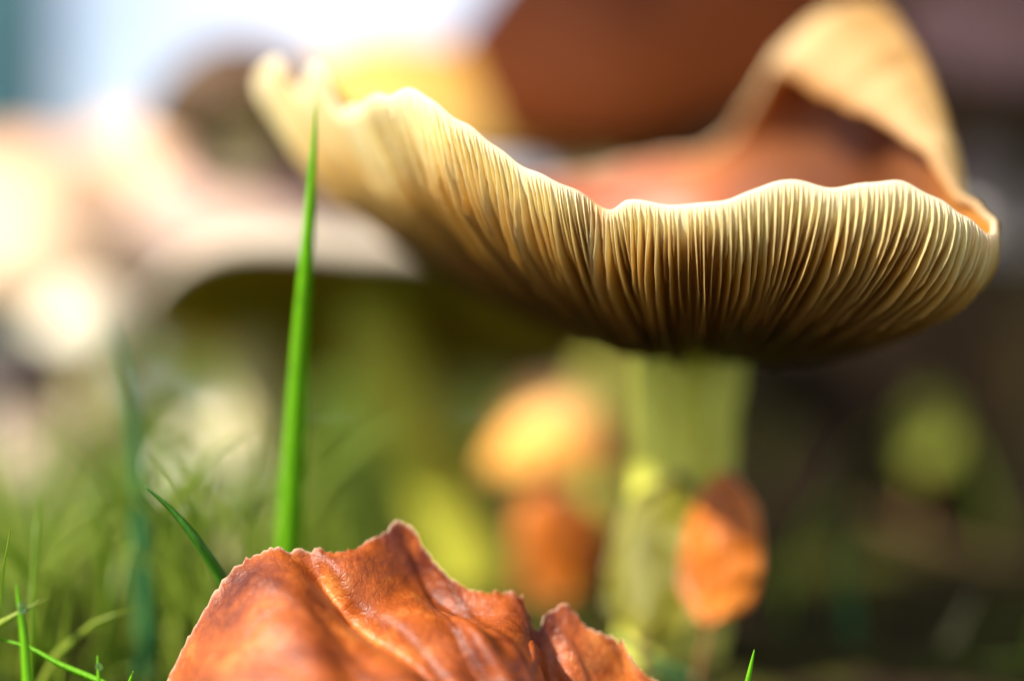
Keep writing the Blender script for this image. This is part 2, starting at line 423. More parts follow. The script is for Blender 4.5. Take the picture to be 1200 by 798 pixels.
def gill_data(s0, t0, t1, n, hmax, seed, lean=0.0):
    r = np.random.default_rng(seed)
    t = np.linspace(t0, t1, n)
    wand = 0.00007*np.cumsum(r.normal(0, 1, n))/math.sqrt(n)
    s = s0 + wand + 0.00003*np.sin(t*23+r.uniform(0, 6))
    B = undersurf(s, t); Nn = undernormal(s, t)*sgn
    side = undersurf(s+3e-4, t)-undersurf(s-3e-4, t); L = np.linalg.norm(side, axis=-1, keepdims=True); side /= np.maximum(L, 1e-9)
    x = (t-t0)/(t1-t0)
    ts = np.clip((t-0.03)/0.30, 0, 1); h = hmax*np.clip((0.10+0.90*ts*ts*(3-2*ts))*np.clip(x/0.03, 0, 1)*(1-0.55*np.clip(bump_s(s, key_s(1020, 136), .035), 0, 1))*np.minimum(1, ((1-x)/0.22+0.02))**0.7, 0.03, 1)
    h = h*(1+0.05*r.normal(0, 1, n)) 
    sp = np.clip(L[:, 0]/6e-4, 0.15, 1.3)          # crowding towards the stem
    wb, we = 0.00012*sp[:, None], 0.00004*np.minimum(sp, 1)[:, None]
    lean_ = lean + 0.10*np.sin(t*9+r.uniform(0, 6))
    E = B + Nn*h[:, None] + side*(h*lean_*0.35)[:, None]
    Bi = B - Nn*0.00015
    v = np.stack([Bi-side*wb, E-side*we, E+side*we, Bi+side*wb], 1).reshape(-1, 3)
    f = []
    for i in range(n-1):
        a, b = i*4, i*4+4
        f += [(a, a+1, b+1, b), (a+1, a+2, b+2, b+1), (a+2, a+3, b+3, b+2)]
    f += [(0, 3, 2, 1), ((n-1)*4, (n-1)*4+1, (n-1)*4+2, (n-1)*4+3)]
    rho = np.repeat(t, 4); ed = np.tile([0, 1, 1, 0], n)*np.repeat(np.clip(1.1-t*1.5, 0, 1), 4)
    return v, f, rho, ed, np.repeat(tan_f(s, t), 4)
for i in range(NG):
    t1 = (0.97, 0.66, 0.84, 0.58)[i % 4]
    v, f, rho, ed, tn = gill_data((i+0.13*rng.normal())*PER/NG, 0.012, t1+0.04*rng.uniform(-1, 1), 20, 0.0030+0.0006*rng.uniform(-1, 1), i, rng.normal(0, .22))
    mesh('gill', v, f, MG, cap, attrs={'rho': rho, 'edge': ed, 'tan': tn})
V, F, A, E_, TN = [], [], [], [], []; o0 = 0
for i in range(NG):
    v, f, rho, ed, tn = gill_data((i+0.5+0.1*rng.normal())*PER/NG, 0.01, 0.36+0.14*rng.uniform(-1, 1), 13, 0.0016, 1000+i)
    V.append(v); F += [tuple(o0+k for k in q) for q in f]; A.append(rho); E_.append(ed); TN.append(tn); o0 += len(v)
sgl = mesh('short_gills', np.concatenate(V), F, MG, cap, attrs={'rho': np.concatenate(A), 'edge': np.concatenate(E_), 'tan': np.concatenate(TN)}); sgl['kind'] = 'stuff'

def tube(path, radii, nseg=28, wob=0.0, seed=0, cap_ends=True):
    path = [Vector(p) for p in path]; v = []; n = len(path)
    for i, p in enumerate(path):
        d = (path[min(i+1, n-1)]-path[max(i-1, 0)]).normalized()
        a = d.cross(Vector((0, 1, 0.01))).normalized(); b = d.cross(a).normalized()
        for k in range(nseg):
            th = 2*math.pi*k/nseg
            r = radii[i]*(1+wob*fbm(math.cos(th)*2+seed, math.sin(th)*2, i*0.35))
            v.append(p+a*(r*math.cos(th))+b*(r*math.sin(th)))
    f = [(i*nseg+k, i*nseg+(k+1) % nseg, (i+1)*nseg+(k+1) % nseg, (i+1)*nseg+k) for i in range(n-1) for k in range(nseg)]
    if cap_ends: f += [tuple(range(nseg))[::-1], tuple((n-1)*nseg+k for k in range(nseg))]
    return v, f
def bez(p0, p1, p2, p3, n):
    return [Vector(p0)*(1-t)**3+Vector(p1)*3*(1-t)**2*t+Vector(p2)*3*(1-t)*t*t+Vector(p3)*t**3 for t in np.linspace(0, 1, n)]
top = Vector((C[0], C[1], ZS+0.005)); base = Vector((C[0]-0.003, C[1]+0.006, 0.002))
v, f = tube(bez(base, base+Vector((0.001, 0, .02)), top+Vector((-.001, 0, -.02)), top, 22), [0.0082-0.0012*math.sin(i/21*3.0)+0.001*(i/21)**3 for i in range(22)], 32, 0.10, 3)
st = mesh('stem', v, f, MS_MAIN, main); st['label'] = 'thick pale yellow-green stem'

# ------------------------------------------------------------------ the other mushrooms of the cluster
def mushroom(label, top_uvd, radius, height, base_xy, cap_mat, under_mat, stem_mat, stem_r, tilt=(0, 0), shape=1.0, seed=0, group=None, under=0.35, frill=0.05, stem_top=None, ngill=60):
    """dome with wavy margin, radial gills and a stem; top_uvd = photo pixel and distance of the margin's centre"""
    c = W(*top_uvd); bz = ground_z(*base_xy)
    root = empty('mushroom', (base_xy[0], base_xy[1], bz)); tag(root, label, 'mushroom', group)
    M = Matrix.Rotation(R(tilt[0]), 3, 'X') @ Matrix.Rotation(R(tilt[1]), 3, 'Y')
    na, nr = 72, 22
    def rim(a):
        return 1 + frill*(math.sin(2*a+seed)+0.7*math.sin(3*a+seed*2.1)+0.5*math.sin(7*a+seed*1.3))*0.7
    def lift(a): return frill*0.8*(math.sin(2*a+1.7*seed)+0.6*math.sin(5*a+seed))
    def P(a, rho, z):
        r = rho*radius*(1+(rim(a)-1)*rho)
        return c + M @ Vector((r*math.cos(a), r*math.sin(a), z+lift(a)*radius*rho**2))
    verts, rho_l = [], []
    for i in range(na):
        a = 2*math.pi*i/na
        for j in range(nr):
            rho = j/(nr-1)
            z = height*(1-rho**(1.6+shape))**(0.75)
            z += height*0.05*fbm(math.cos(a)*rho*3+seed, math.sin(a)*rho*3, seed)
            verts.append(P(a, rho, z)); rho_l.append(rho)
    f = grid_faces(na, nr, True)
    nb = 10; o1 = len(verts); thick = radius*0.05
    for i in range(na):
        a = 2*math.pi*i/na
        for j in range(nb):
            k = j/(nb-1); rho = 0.99*(1-k)+k*0.15
            verts.append(P(a, rho, -thick*math.sin(k*math.pi/2)*0.2 + height*under*(1-rho**2.2) - (thick if j == 0 else 0.0))); rho_l.append(1)
    f2 = grid_faces(na, nb, True, o1)
    f3 = [(i*nr+nr-1, o1+i*nb, o1+((i+1) % na)*nb, ((i+1) % na)*nr+nr-1)[::-1] for i in range(na)]
    f4 = [tuple(o1+i*nb+nb-1 for i in range(na))]
    mi = [0]*len(f)+[1]*len(f2)+[0]*len(f3)+[1]
    cp = mesh('cap', verts, f+f2+f3+f4, [cap_mat, under_mat], root, attrs={'rho': rho_l}, mat_idx=mi)
    if ngill:
        gv_, gf = [], []
        for i in range(ngill):
            a = 2*math.pi*(i+0.2*random.random())/ngill; o = len(gv_); m = 7; da = 0.008
            for j in range(m):
                k = j/(m-1); rho = 0.96*(1-k)+k*0.2; zb = height*under*(1-rho**2.2)+0.0002
                hh = radius*0.10*math.sin(math.pi*min(1, 0.08+k*0.8))
                gv_ += [P(a-da, rho, zb), P(a, rho, zb-hh), P(a+da, rho, zb)]
            for j in range(m-1):
                b0, b1 = o+j*3, o+j*3+3
                gf += [(b0, b0+1, b1+1, b1), (b0+1, b0+2, b1+2, b1+1)]
        gl = mesh('gills', gv_, gf, under_mat, cp); gl['kind'] = 'stuff'
    t0 = c + M @ Vector((0, 0, height*under*0.95)); b0 = Vector((base_xy[0], base_xy[1], bz-0.004))
    L = (t0-b0).length
    ax = M @ Vector((0, 0, 1))
    pth = bez(b0, b0+Vector((0, 0, L*0.3)), t0-ax*L*0.4, t0, 18)
    v, f = tube(pth, [stem_r*(1.12-0.2*math.sin(i/17*2.6)) for i in range(18)], 24, 0.12, seed)
    mesh('stem', v, f, stem_mat, root)
    return root

cap_brick = mat('cap_brick', m_cap((0.010, 0.003, 0.002), (0.016, 0.004, 0.002), (0.07, 0.016, 0.003), 0.03))
cap_dark = mat('cap_dark', m_cap((0.010, 0.004, 0.004), (0.015, 0.007, 0.006), (0.045, 0.026, 0.028), 0.04))
cap_ochre = mat('cap_ochre', m_cap((0.36, 0.14, 0.02), (0.46, 0.22, 0.035), (0.55, 0.32, 0.08)))
cap_umber = mat('cap_umber', m_cap((0.05, 0.024, 0.012), (0.06, 0.03, 0.014), (0.08, 0.045, 0.02)))
cap_pink = mat('cap_pink', m_cap((0.34, 0.13, 0.085), (0.36, 0.17, 0.12), (0.42, 0.30, 0.24)))
cap_peach = mat('cap_peach', m_cap((0.56, 0.27, 0.13), (0.6, 0.34, 0.19), (0.64, 0.46, 0.3)))
cap_cream = mat('cap_cream', m_cap((0.7, 0.55, 0.36), (0.78, 0.66, 0.48), (0.82, 0.76, 0.6)))
cap_amber = mat('cap_amber', m_cap((0.90, 0.62, 0.32), (0.88, 0.54, 0.22), (0.76, 0.34, 0.07), 0.1, 0.7))
cap_tan = mat('cap_tan', m_cap((0.34, 0.2, 0.1), (0.46, 0.31, 0.16), (0.6, 0.47, 0.28)))
cap_white = mat('cap_white', m_cap((0.26, 0.13, 0.08), (0.28, 0.17, 0.11), (0.44, 0.38, 0.29)))
cap_lilac = mat('cap_lilac', m_cap((0.30, 0.22, 0.24), (0.42, 0.34, 0.36), (0.66, 0.6, 0.58)))

def xy(u, d): return ((u-600)*d/2000, d)
mushroom('big dark brick-brown domed cap above and behind the sharp wavy mushroom', (780, 105, .365), .049, .036, xy(800, .40), cap_brick, MU_OLIVE, MS_DARK, .008, (14, -6), 1.0, 1.3)
mushroom('dark purplish brown cap with pale streaked skin against the bark', (1225, 95, .40), .042, .03, xy(1190, .42), cap_dark, MU_OLIVE, MS_DARK, .007, (10, 8), 1.0, 2.2)
mushroom('small tan cap peeping out below the big dark brick-brown cap', (720, 196, .44), .020, .012, xy(715, .45), cap_tan, MU_CREAM, MS_OLD, .005, (-4, 4), 1.0, 3.1)
mushroom('glowing ochre-yellow cap just behind the sharp frilled margin', (500, 165, .36), .033, .020, xy(520, .37), cap_ochre, MU_OLIVE, MS_OLD, .007, (4, 10), 1.0, 4.4)
mushroom('grey-brown umber cap under the open bright sky', (288, 146, .345), .0205, .0165, xy(300, .36), cap_umber, MU_OLIVE, MS_CREAM, .006, (-6, -4), 1.0, 5.2)
mushroom('tilted cap with white rim and dark olive gills facing outwards', (440, 378, .33), .043, .013, xy(565, .335), cap_white, MU_OCHRE, MS_LIME, .008, (-16, 2), 0.6, 6.7, under=0.6)
mushroom('salmon pink cap above the tilted white-rimmed cap', (320, 262, .365), .031, .020, xy(330, .372), cap_pink, MU_CREAM, MS_OLD, .007, (14, 3), 0.8, 2.7)
mushroom('broad peach-coloured cap with cream gills near the teal post', (30, 350, .43), .036, .040, xy(40, .44), cap_peach, MU_CREAM, MS_CREAM, .008, (-6, 8), 1.0, 7.9)
mushroom('second pale peach cap tucked between the broad peach and salmon caps', (190, 240, .47), .030, .022, xy(200, .48), cap_peach, MU_CREAM, MS_CREAM, .007, (-5, 2), 1.0, 8.3)
mushroom('pale greyish lilac cap at the foot of the bark', (1225, 280, .42), .022, .026, xy(1230, .43), cap_lilac, MU_OLIVE, MS_DARK, .006, (2, -6), 1.0, 9.1)
mushroom('amber button shape added for the blurred highlight beneath the large cap', (645, 552, .315), .0128, .0165, xy(650, .318), cap_amber, MU_CREAM, MS_RUST, .006, (-4, 0), 1.4, 10.2, under=0.2, frill=0.02, ngill=30)  # mushroom form added to stand in for a round blurred highlight
mushroom('young cream button mushroom half sunk in the grass', (262, 570, .36), .0125, .0145, xy(262, .362), cap_cream, MU_CREAM, MS_CREAM, .006, (-4, 0), 1.4, 11.4, under=0.2, frill=0.02, ngill=30)
mushroom('slim cream-stemmed mushroom with small cap beside the peach caps', (100, 400, .40), .012, .012, xy(105, .40), cap_cream, MU_CREAM, MS_CREAM, .0075, (-4, 0), 1.2, 12.4, under=0.25, frill=0.03, ngill=30)

# ------------------------------------------------------------------ leaves
def sheet(name, net, mat_, label, disp=None, dmid=0.55, cat='leaf', nu=90, nv=46, ripple=0.0004, seed=0, group=None, veins=9, thick=0.00022, torn=0.0):
    """a dry leaf: a net of photo-guided rows (back edge first) interpolated both ways; veins and wrinkles as relief"""
    net = np.array(net, float)                       # rows x cols x 3 world points
    nr, nc = net.shape[:2]
    rows = np.stack([cr(net[i], np.linspace(0, nc-1, nu), np.arange(nc)) for i in range(nr)])      # nr x nu x 3
    grid = cr(rows, np.linspace(0, nr-1, nv), np.arange(nr))                                       # nv x nu x 3
    if disp is not None:
        A_, B_ = np.meshgrid(np.linspace(0, 1, nu), np.linspace(0, 1, nv)); grid = grid + disp(A_, B_)[..., None]*np.array([0.0, -0.75, 0.66])
    P = np.transpose(grid, (1, 0, 2)).copy()                                                       # nu x nv x 3
    du = np.gradient(P, axis=0); dv = np.gradient(P, axis=1); n = np.cross(du, dv); n /= np.maximum(np.linalg.norm(n, axis=-1, keepdims=True), 1e-12)
    vein = np.zeros((nu, nv)); rel = np.zeros((nu, nv)); rimm = np.zeros((nu, nv))
    for i in range(nu):
        for j in range(nv):
            a, b = i/(nu-1), j/(nv-1)
            m = abs(b-0.55-0.06*math.sin(a*5)); q = (a*veins + 2.2*m) % 1.0; q = min(q, 1-q)
            vv = max(math.exp(-(m/0.012)**2), 0.8*math.exp(-(q/0.10)**2))
            vein[i, j] = vv
            rel[i, j] = -0.00028*vv + ripple*fbm(a*9+seed, b*9, seed)*1.0 + 0.00006*math.cos(q*2*math.pi) + 0.35*ripple*fbm(a*40, b*30+seed, 2.0)
            ed = min(a, 1-a, b*0.6, (1-b)*0.6)
            rimm[i, j] = max(0.0, 1-ed/0.010)
    # uneven, slightly torn margin along the back edge
    P += n*rel[..., None]
    for i in range(nu):
        k = 0.0006*fbm(i*0.21+seed, 3.3, 1.0)+torn*0.0005*fbm(i*0.7, seed, 1.0)
        for j in range(0, 6): P[i, j, 2] += k*(1-j/6)
    v = np.concatenate([P.reshape(-1, 3), (P-n*thick).reshape(-1, 3)]); off = nu*nv
    f = grid_faces(nu, nv) + grid_faces(nu, nv, False, off, True)
    for i in range(nu-1):
        f += [(i*nv, off+i*nv, off+(i+1)*nv, (i+1)*nv), (i*nv+nv-1, (i+1)*nv+nv-1, off+(i+1)*nv+nv-1, off+i*nv+nv-1)]
    for j in range(nv-1):
        f += [(j, j+1, off+j+1, off+j), ((nu-1)*nv+j, off+(nu-1)*nv+j, off+(nu-1)*nv+j+1, (nu-1)*nv+j+1)]
    o = mesh(name, v, f, mat_, attrs={'vein': np.tile(vein.ravel(), 2), 'rim': np.tile(rimm.ravel(), 2)})
    tag(o, label, cat, group); return rebase(o)

def row(*p): return [list(W(*q)) for q in p]
front = [
 row((196, 802, .192), (232, 735, .196), (282, 668, .199), (328, 646, .200), (372, 649, .204), (408, 656, .208), (442, 630, .214), (470, 604, .219), (497, 634, .218), (525, 672, .217), (556, 692, .217), (590, 694, .217), (611, 704, .215), (626, 738, .210), (640, 722, .217), (662, 709, .222), (690, 738, .220), (728, 752, .219), (745, 780, .216), (776, 806, .214)),
 row((196, 838, .188), (240, 775, .191), (292, 722, .193), (330, 698, .195), (352, 704, .198), (396, 694, .205), (440, 684, .212), (474, 672, .216), (500, 680, .215), (530, 702, .212), (560, 712, .211), (588, 716, .210), (608, 728, .207), (622, 752, .203), (640, 768, .212), (662, 752, .216), (688, 764, .212), (722, 772, .209), (742, 800, .212), (780, 830, .211)),
 row((200, 868, .184), (250, 815, .187), (306, 762, .189), (340, 735, .190), (362, 756, .195), (400, 728, .196), (446, 722, .202), (482, 742, .206), (508, 724, .203), (536, 744, .203), (566, 752, .203), (590, 738, .199), (610, 742, .197), (624, 756, .196), (644, 800, .208), (664, 800, .209), (690, 810, .207), (724, 812, .206), (748, 830, .207), (786, 858, .208)),
 row((215, 900, .180), (262, 860, .182), (316, 812, .184), (356, 782, .186), (386, 808, .191), (420, 768, .190), (460, 760, .193), (500, 784, .197), (526, 768, .195), (552, 778, .196), (580, 784, .196), (602, 772, .193), (618, 776, .192), (632, 786, .192), (650, 842, .203), (670, 848, .204), (696, 858, .203), (730, 860, .203), (754, 872, .204), (790, 892, .205)),
 row((240, 945, .177), (290, 915, .178), (345, 880, .179), (392, 850, .181), (425, 868, .184), (456, 836, .184), (490, 824, .186), (520, 842, .189), (546, 832, .188), (572, 836, .188), (600, 842, .188), (618, 836, .187), (632, 838, .187), (646, 850, .188), (662, 890, .198), (682, 900, .200), (706, 908, .200), (736, 912, .201), (760, 920, .202), (792, 930, .203)),
 row((300, 1000, .176), (345, 985, .176), (395, 965, .177), (440, 945, .178), (470, 955, .179), (500, 930, .180), (528, 920, .181), (552, 930, .183), (574, 925, .184), (596, 925, .185), (618, 930, .185), (634, 928, .185), (648, 930, .186), (660, 935, .187), (676, 950, .194), (694, 958, .196), (716, 962, .197), (742, 965, .198), (764, 968, .199), (792, 972, .200)),
]
for rr in front:
    for q in rr:
        if q[1] > .205: k_ = (.205+(q[1]-.205)*.45)/q[1]; q[0] *= k_; q[1] *= k_; q[2] = H+(q[2]-H)*k_
for ri, rr in enumerate(front):
    for q in rr:
        kk = (.45, .42, .38, .42, .8, 1.6)[ri]; k_ = (.201+(q[1]-.199)*kk)/q[1]; q[0] *= k_; q[1] *= k_; q[2] = H+(q[2]-H)*k_
FN = np.array(front)
for k, wt in zip((1, 2, 3, 4), (.2, .4, .6, .8)):
    for j in list(range(0, 13))+list(range(15, 20)):
        FN[k, j] = 0.15*FN[k, j] + 0.85*(FN[0, j]*(1-wt)+FN[5, j]*wt)
def leaf_disp(a, b):
    c, k = a*19, b*5
    g_ = lambda c0, k0, sc, sk: np.exp(-((c-c0)/sc)**2-((k-k0)/sk)**2)
    d_ = -0.0045*g_(7.6, 0.9, 1.8, .7) + 0.0022*g_(9.8, 2.0, 1.8, .8) + 0.0012*g_(2.4, 1.2, 1.3, 1.2) + 0.002*g_(5.0, .4, 1.0, .5)
    d_ += -0.0022*np.exp(-((c-(3.3+1.05*k))/0.55)**2)*np.clip(k/0.6, 0, 1)
    d_ += 0.0016*np.exp(-((c-(7.6+0.9*k))/0.7)**2)*np.clip((k-.8)/0.8, 0, 1) - 0.002*g_(17.0, 1.0, .8, .6)
    return d_*1.35
fl = sheet('fallen_leaf', FN, ML_FRONT, 'curled russet dry leaf with crinkled edge lying before the mushrooms', leaf_disp, nu=220, nv=90, ripple=0.0002, seed=2.0, veins=8, torn=1.0)

def small_leaf(centre, length, width, up, facing, mat_, label, seed, curl=0.3, group=None, stalk=True):
    """oval leaf: centre point, long axis 'up', face normal 'facing'"""
    c = Vector(centre); L = Vector(up).normalized(); Nn = Vector(facing); Nn = (Nn-L*Nn.dot(L)).normalized(); B = L.cross(Nn)
    net = []
    for i in range(5):
        r_ = []
        for j in range(7):
            a = j/6*2-1; b = i/4*2-1
            wd = math.sqrt(max(0, 1-abs(a)**2.2))*(1-0.12*a)+0.02
            p = c + L*(a*length/2) + B*(b*wd*width/2) + Nn*(-curl*width*(b*wd)**2*0.6 + 0.12*curl*length*math.sin(a*2.4+seed) + 0.05*width*math.sin(b*4+a*3+seed))
            r_.append(list(p))
        net.append(r_)
    o = sheet('fallen_leaf', net, mat_, label, nu=44, nv=24, ripple=0.0005, seed=seed, veins=7, group=group)
    lo = Vector(net[2][0]) if net[2][0][2] < net[2][6][2] else Vector(net[2][6])
    if stalk:
        inn = (c-lo).normalized()
        p0 = lo+inn*length*0.06; gx_, gy_ = lo.x-inn.x*0.004+0.002*math.sin(seed*5), lo.y-abs(inn.y)*0.002
        p3 = Vector((gx_, gy_, ground_z(gx_, gy_)-0.001))
        v, f = tube(bez(p0, p0-inn*0.004, p3+Vector((0, 0, abs(p0.z-p3.z)*0.4)), p3, 9), [0.0005]*9, 8, 0.1, seed)
        st_ = mesh('stalk', v, f, M_STALK); st_.parent = o; st_.location = -o.location
    return o
small_leaf(W(842, 642, .234), .0215, .0112, (0.16, 0.05, 1), (-0.55, -1, 0.2), ML_ORANGE, 'glowing orange leaf propped upright against the thick yellow-green stem', 1.1)
small_leaf(W(652, 640, .285), .0200, .0150, (-0.05, 0.2, -1), (-0.2, -1, 0.4), ML_ORANGE, 'burnt orange leaf standing beneath the amber button shape', 2.4)
small_leaf(W(1085, 507, .36), .0195, .0105, (0.1, 0.05, 1), (-0.5, -1, 0.3), ML_LIME, 'rounded yellow-green leaf upright in the shade before the bark', 3.3)
small_leaf(W(772, 655, .2400), .0250, .0145, (0.2, 0.05, 1), (-0.3, -1, 0.2), ML_YELLOW, 'narrow olive-yellow leaf leaning at the foot of the thick stem', 4.1)
small_leaf(W(28, 512, .38), .024, .022, (0.3, 0.2, 1), (-0.1, -1, 0.8), ML_PALE, 'pale pinkish dead leaf tilted below the peach caps', 5.6)
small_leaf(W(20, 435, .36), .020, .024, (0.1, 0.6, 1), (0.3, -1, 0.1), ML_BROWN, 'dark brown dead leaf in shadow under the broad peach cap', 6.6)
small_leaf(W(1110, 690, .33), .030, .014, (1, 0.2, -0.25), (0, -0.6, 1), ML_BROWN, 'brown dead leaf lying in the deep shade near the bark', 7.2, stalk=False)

# ------------------------------------------------------------------ grass blades
def blade_mesh(pts, width, n=18, twist=0.0, face=(0, -1, 0), fold=0.25, taper=2.0):
    pts = [Vector(p) for p in pts]; k = np.array([list(p) for p in pts])
    path = [Vector(p) for p in cr(k, np.linspace(0, len(pts)-1, n), np.arange(len(pts)))]
    v = []; Fv = Vector(face)
    for i, p in enumerate(path):
        x = i/(n-1); d = (path[min(i+1, n-1)]-path[max(i-1, 0)]).normalized()
        s = d.cross(Fv).normalized(); s = Matrix.Rotation(twist*x, 3, d) @ s; nn = s.cross(d)
        w_ = width*0.5*(0.8+0.2*math.sin(x*3))*(1-x**taper)**0.85 + 0.00004
        v += [p-s*w_-nn*w_*fold, p-s*w_*0.05+nn*w_*fold*0.35, p+s*w_-nn*w_*fold, p+nn*(w_*fold*0.35-0.00018)]
    f = []
    for i in range(n-1):
        a, b = i*4, i*4+4
        f += [(a, a+1, b+1, b), (a+1, a+2, b+2, b+1), (a+2, a+3, b+3, b+2), (a+3, a, b, b+3)]
    f += [(0, 3, 2, 1), ((n-1)*4, (n-1)*4+1, (n-1)*4+2, (n-1)*4+3)]
    return v, f
def blade(label, pts, width, m, twist=0.0, face=(0, -1, 0), group=None):
    p = [W(*q) for q in pts]
    v, f = blade_mesh(p, width, 26, twist, face, 0.25, 1.5)
    o = mesh('grass_blade', v, f, m, attrs={'rnd': [random.random()*0.5+0.25]*len(v)})
    tag(o, label, 'grass blade', group); return rebase(o)
blade('tall bright green grass blade rising before the pale frilled margin', [(322, 905, .232), (336, 700, .226), (344, 560, .221), (353, 400, .216), (364, 240, .212), (371, 116, .210)], .0040, MGR_BRIGHT, 0.25, (0.25, -1, 0))
blade('bent dark green blade tucked behind the russet leaf', [(300, 900, .212), (285, 740, .208), (262, 682, .206), (232, 635, .203), (200, 596, .202), (170, 570, .201)], .0018, MGR_MID, 0.3)
blade('soft bluish green blade bowing beside the bent dark green one', [(170, 960, .243), (172, 760, .240), (168, 640, .238), (162, 540, .237), (150, 450, .236), (126, 368, .238)], .0034, MGR_DARK, 0.4)
blade('short sharp grass spear with a dewdrop clinging to it', [(38, 950, .196), (34, 860, .195), (30, 770, .195), (24, 720, .195), (19, 685, .195)], .0015, MGR_BRIGHT, 0.2)
blade('thin yellow-green blade leaning low across the short spear', [(-20, 745, .205), (30, 757, .204), (70, 778, .203), (120, 800, .202), (170, 830, .201)][::-1], .0009, MGR_BRIGHT, 0.2)
blade('slight upright blade between the short spear and the bent blade', [(62, 960, .222), (66, 850, .22), (74, 760, .219), (82, 700, .218)], .0012, MGR, 0.1)
blade('stubby grass tip poking up near the russet leaf', [(120, 950, .197), (118, 850, .197), (114, 768, .197)], .0011, MGR_BRIGHT, 0.1)
blade('second stubby grass tip leaning towards the russet leaf', [(120, 950, .203), (140, 840, .201), (156, 786, .200)], .0012, MGR_BRIGHT, 0.1)
blade('lone small grass tip beside the russet leaf under the orange one', [(862, 960, .200), (866, 850, .2), (876, 800, .2), (884, 761, .2)], .0013, MGR_BRIGHT, 0.2)
blade('blurred dark green blade standing in the shade past the thick stem', [(1000, 960, .275), (998, 800, .272), (994, 700, .27), (986, 595, .268)], .0034, MGR_DARK, 0.3)
blade('low green blade lying flat across the shaded ground', [(1010, 790, .25), (1080, 782, .25), (1150, 776, .25), (1230, 768, .25), (1320, 775, .252)], .0020, MGR, 0.2, (0, -0.6, 1))
blade('low dark green blade creeping out from under the russet leaf', [(720, 750, .24), (770, 778, .238), (830, 800, .236), (900, 815, .235)], .0018, MGR_DARK, 0.2, (0, -0.6, 1))
blade('dry bluish-white straw leaning in the shade', [(1070, 860, .262), (1098, 790, .26), (1120, 742, .26), (1146, 690, .262)], .0032, MGR_DRY, 0.3)
blade('faint grass blade crossing the cream button mushroom', [(260, 900, .30), (246, 700, .298), (232, 560, .296), (212, 410, .294)], .0022, MGR, 0.3)
for k, (u, vt, d, lean, wd) in enumerate([(205, 640, .235, -14, .0018), (240, 668, .226, 18, .0016), (130, 650, .25, -10, .002), (300, 600, .27, 16, .0024), (410, 590, .25, -20, .0026), (52, 610, .27, -22, .002)]):
    blade('blurred green blade in the tuft behind the russet leaf', [(u-lean, 980, d), (u-lean*.8, 850, d), (u-lean*.3, (850+vt)/2, d), (u+lean*.6, vt, d)], wd, MGR, 0.4, (rng.uniform(-.5, .5), -1, 0), 'grass tuft behind the russet leaf')

def scatter(n, xr, yr, hmin, hmax, m, name, label, keep, width=0.0018):
    V, F, Rn = [], [], []; o0 = 0; c = 0
    while c < n:
        x, y = rng.uniform(*xr), rng.uniform(0, 1)**1.6*(yr[1]-yr[0])+yr[0]
        if not keep(x, y): continue
        c += 1; h = rng.uniform(hmin, hmax); a = rng.uniform(0, 6.28); b = rng.uniform(.1, .9)*h
        z = ground_z(x, y)-0.001; dx, dy = math.cos(a)*b, math.sin(a)*b
        v, f = blade_mesh([(x, y, z), (x+dx*.15, y+dy*.15, z+h*.45), (x+dx*.5, y+dy*.5, z+h*.8), (x+dx, y+dy, z+h)], width*rng.uniform(.6, 1.3), 6, rng.uniform(-1, 1), (math.sin(a), -math.cos(a), 0.1))
        V += v; F += [tuple(o0+k for k in q) for q in f]; Rn += [rng.random()]*len(v); o0 += len(v)
    o = mesh(name, V, F, m, attrs={'rnd': Rn}); tag(o, label, 'grass', None, 'stuff'); return o
def low_keep(x, y): return x < -0.03 or y < 0.175
V_, F_, R_ = [], [], []
def scatter_into(n, xr, yr, hmin, hmax, keep, width):
    c = 0
    while c < n:
        x, y = rng.uniform(*xr), rng.uniform(*yr)
        if not keep(x, y): continue
        c += 1; h = rng.uniform(hmin, hmax); a = rng.uniform(0, 6.28); b = rng.uniform(.1, .9)*h; z = ground_z(x, y)-.001; dx, dy = math.cos(a)*b, math.sin(a)*b
        v, f = blade_mesh([(x, y, z), (x+dx*.15, y+dy*.15, z+h*.45), (x+dx*.5, y+dy*.5, z+h*.8), (x+dx, y+dy, z+h)], width*rng.uniform(.6, 1.3), 5, rng.uniform(-1, 1), (math.sin(a), -math.cos(a), 0.1))
        o = len(V_); V_.extend(v); F_.extend(tuple(o+k for k in q) for q in f); R_.extend([rng.random()]*len(v))
scatter_into(1500, (-.22, .22), (.06, .24), .005, .011, low_keep, .0012)
scatter_into(3000, (-.6, .0), (.2, .9), .015, .035, lambda x, y: x < -0.36*y+.02, .0018)
tag(mesh('clipped_grass', V_, F_, MGR, attrs={'rnd': R_}), 'low clipped grass of the lawn before the russet leaf', 'grass', None, 'stuff')
scatter(5200, (-.75, .35), (.235, 1.9), .016, .040, MGR, 'grass', 'short soft green grass of the lawn around the mushrooms',
        lambda x, y: (abs(x) < 0.36*y+.03) and (x < 0.14*y-0.07 or rng.random() < .03) and not ((x-C[0])**2+(y-C[1])**2 < .0004))

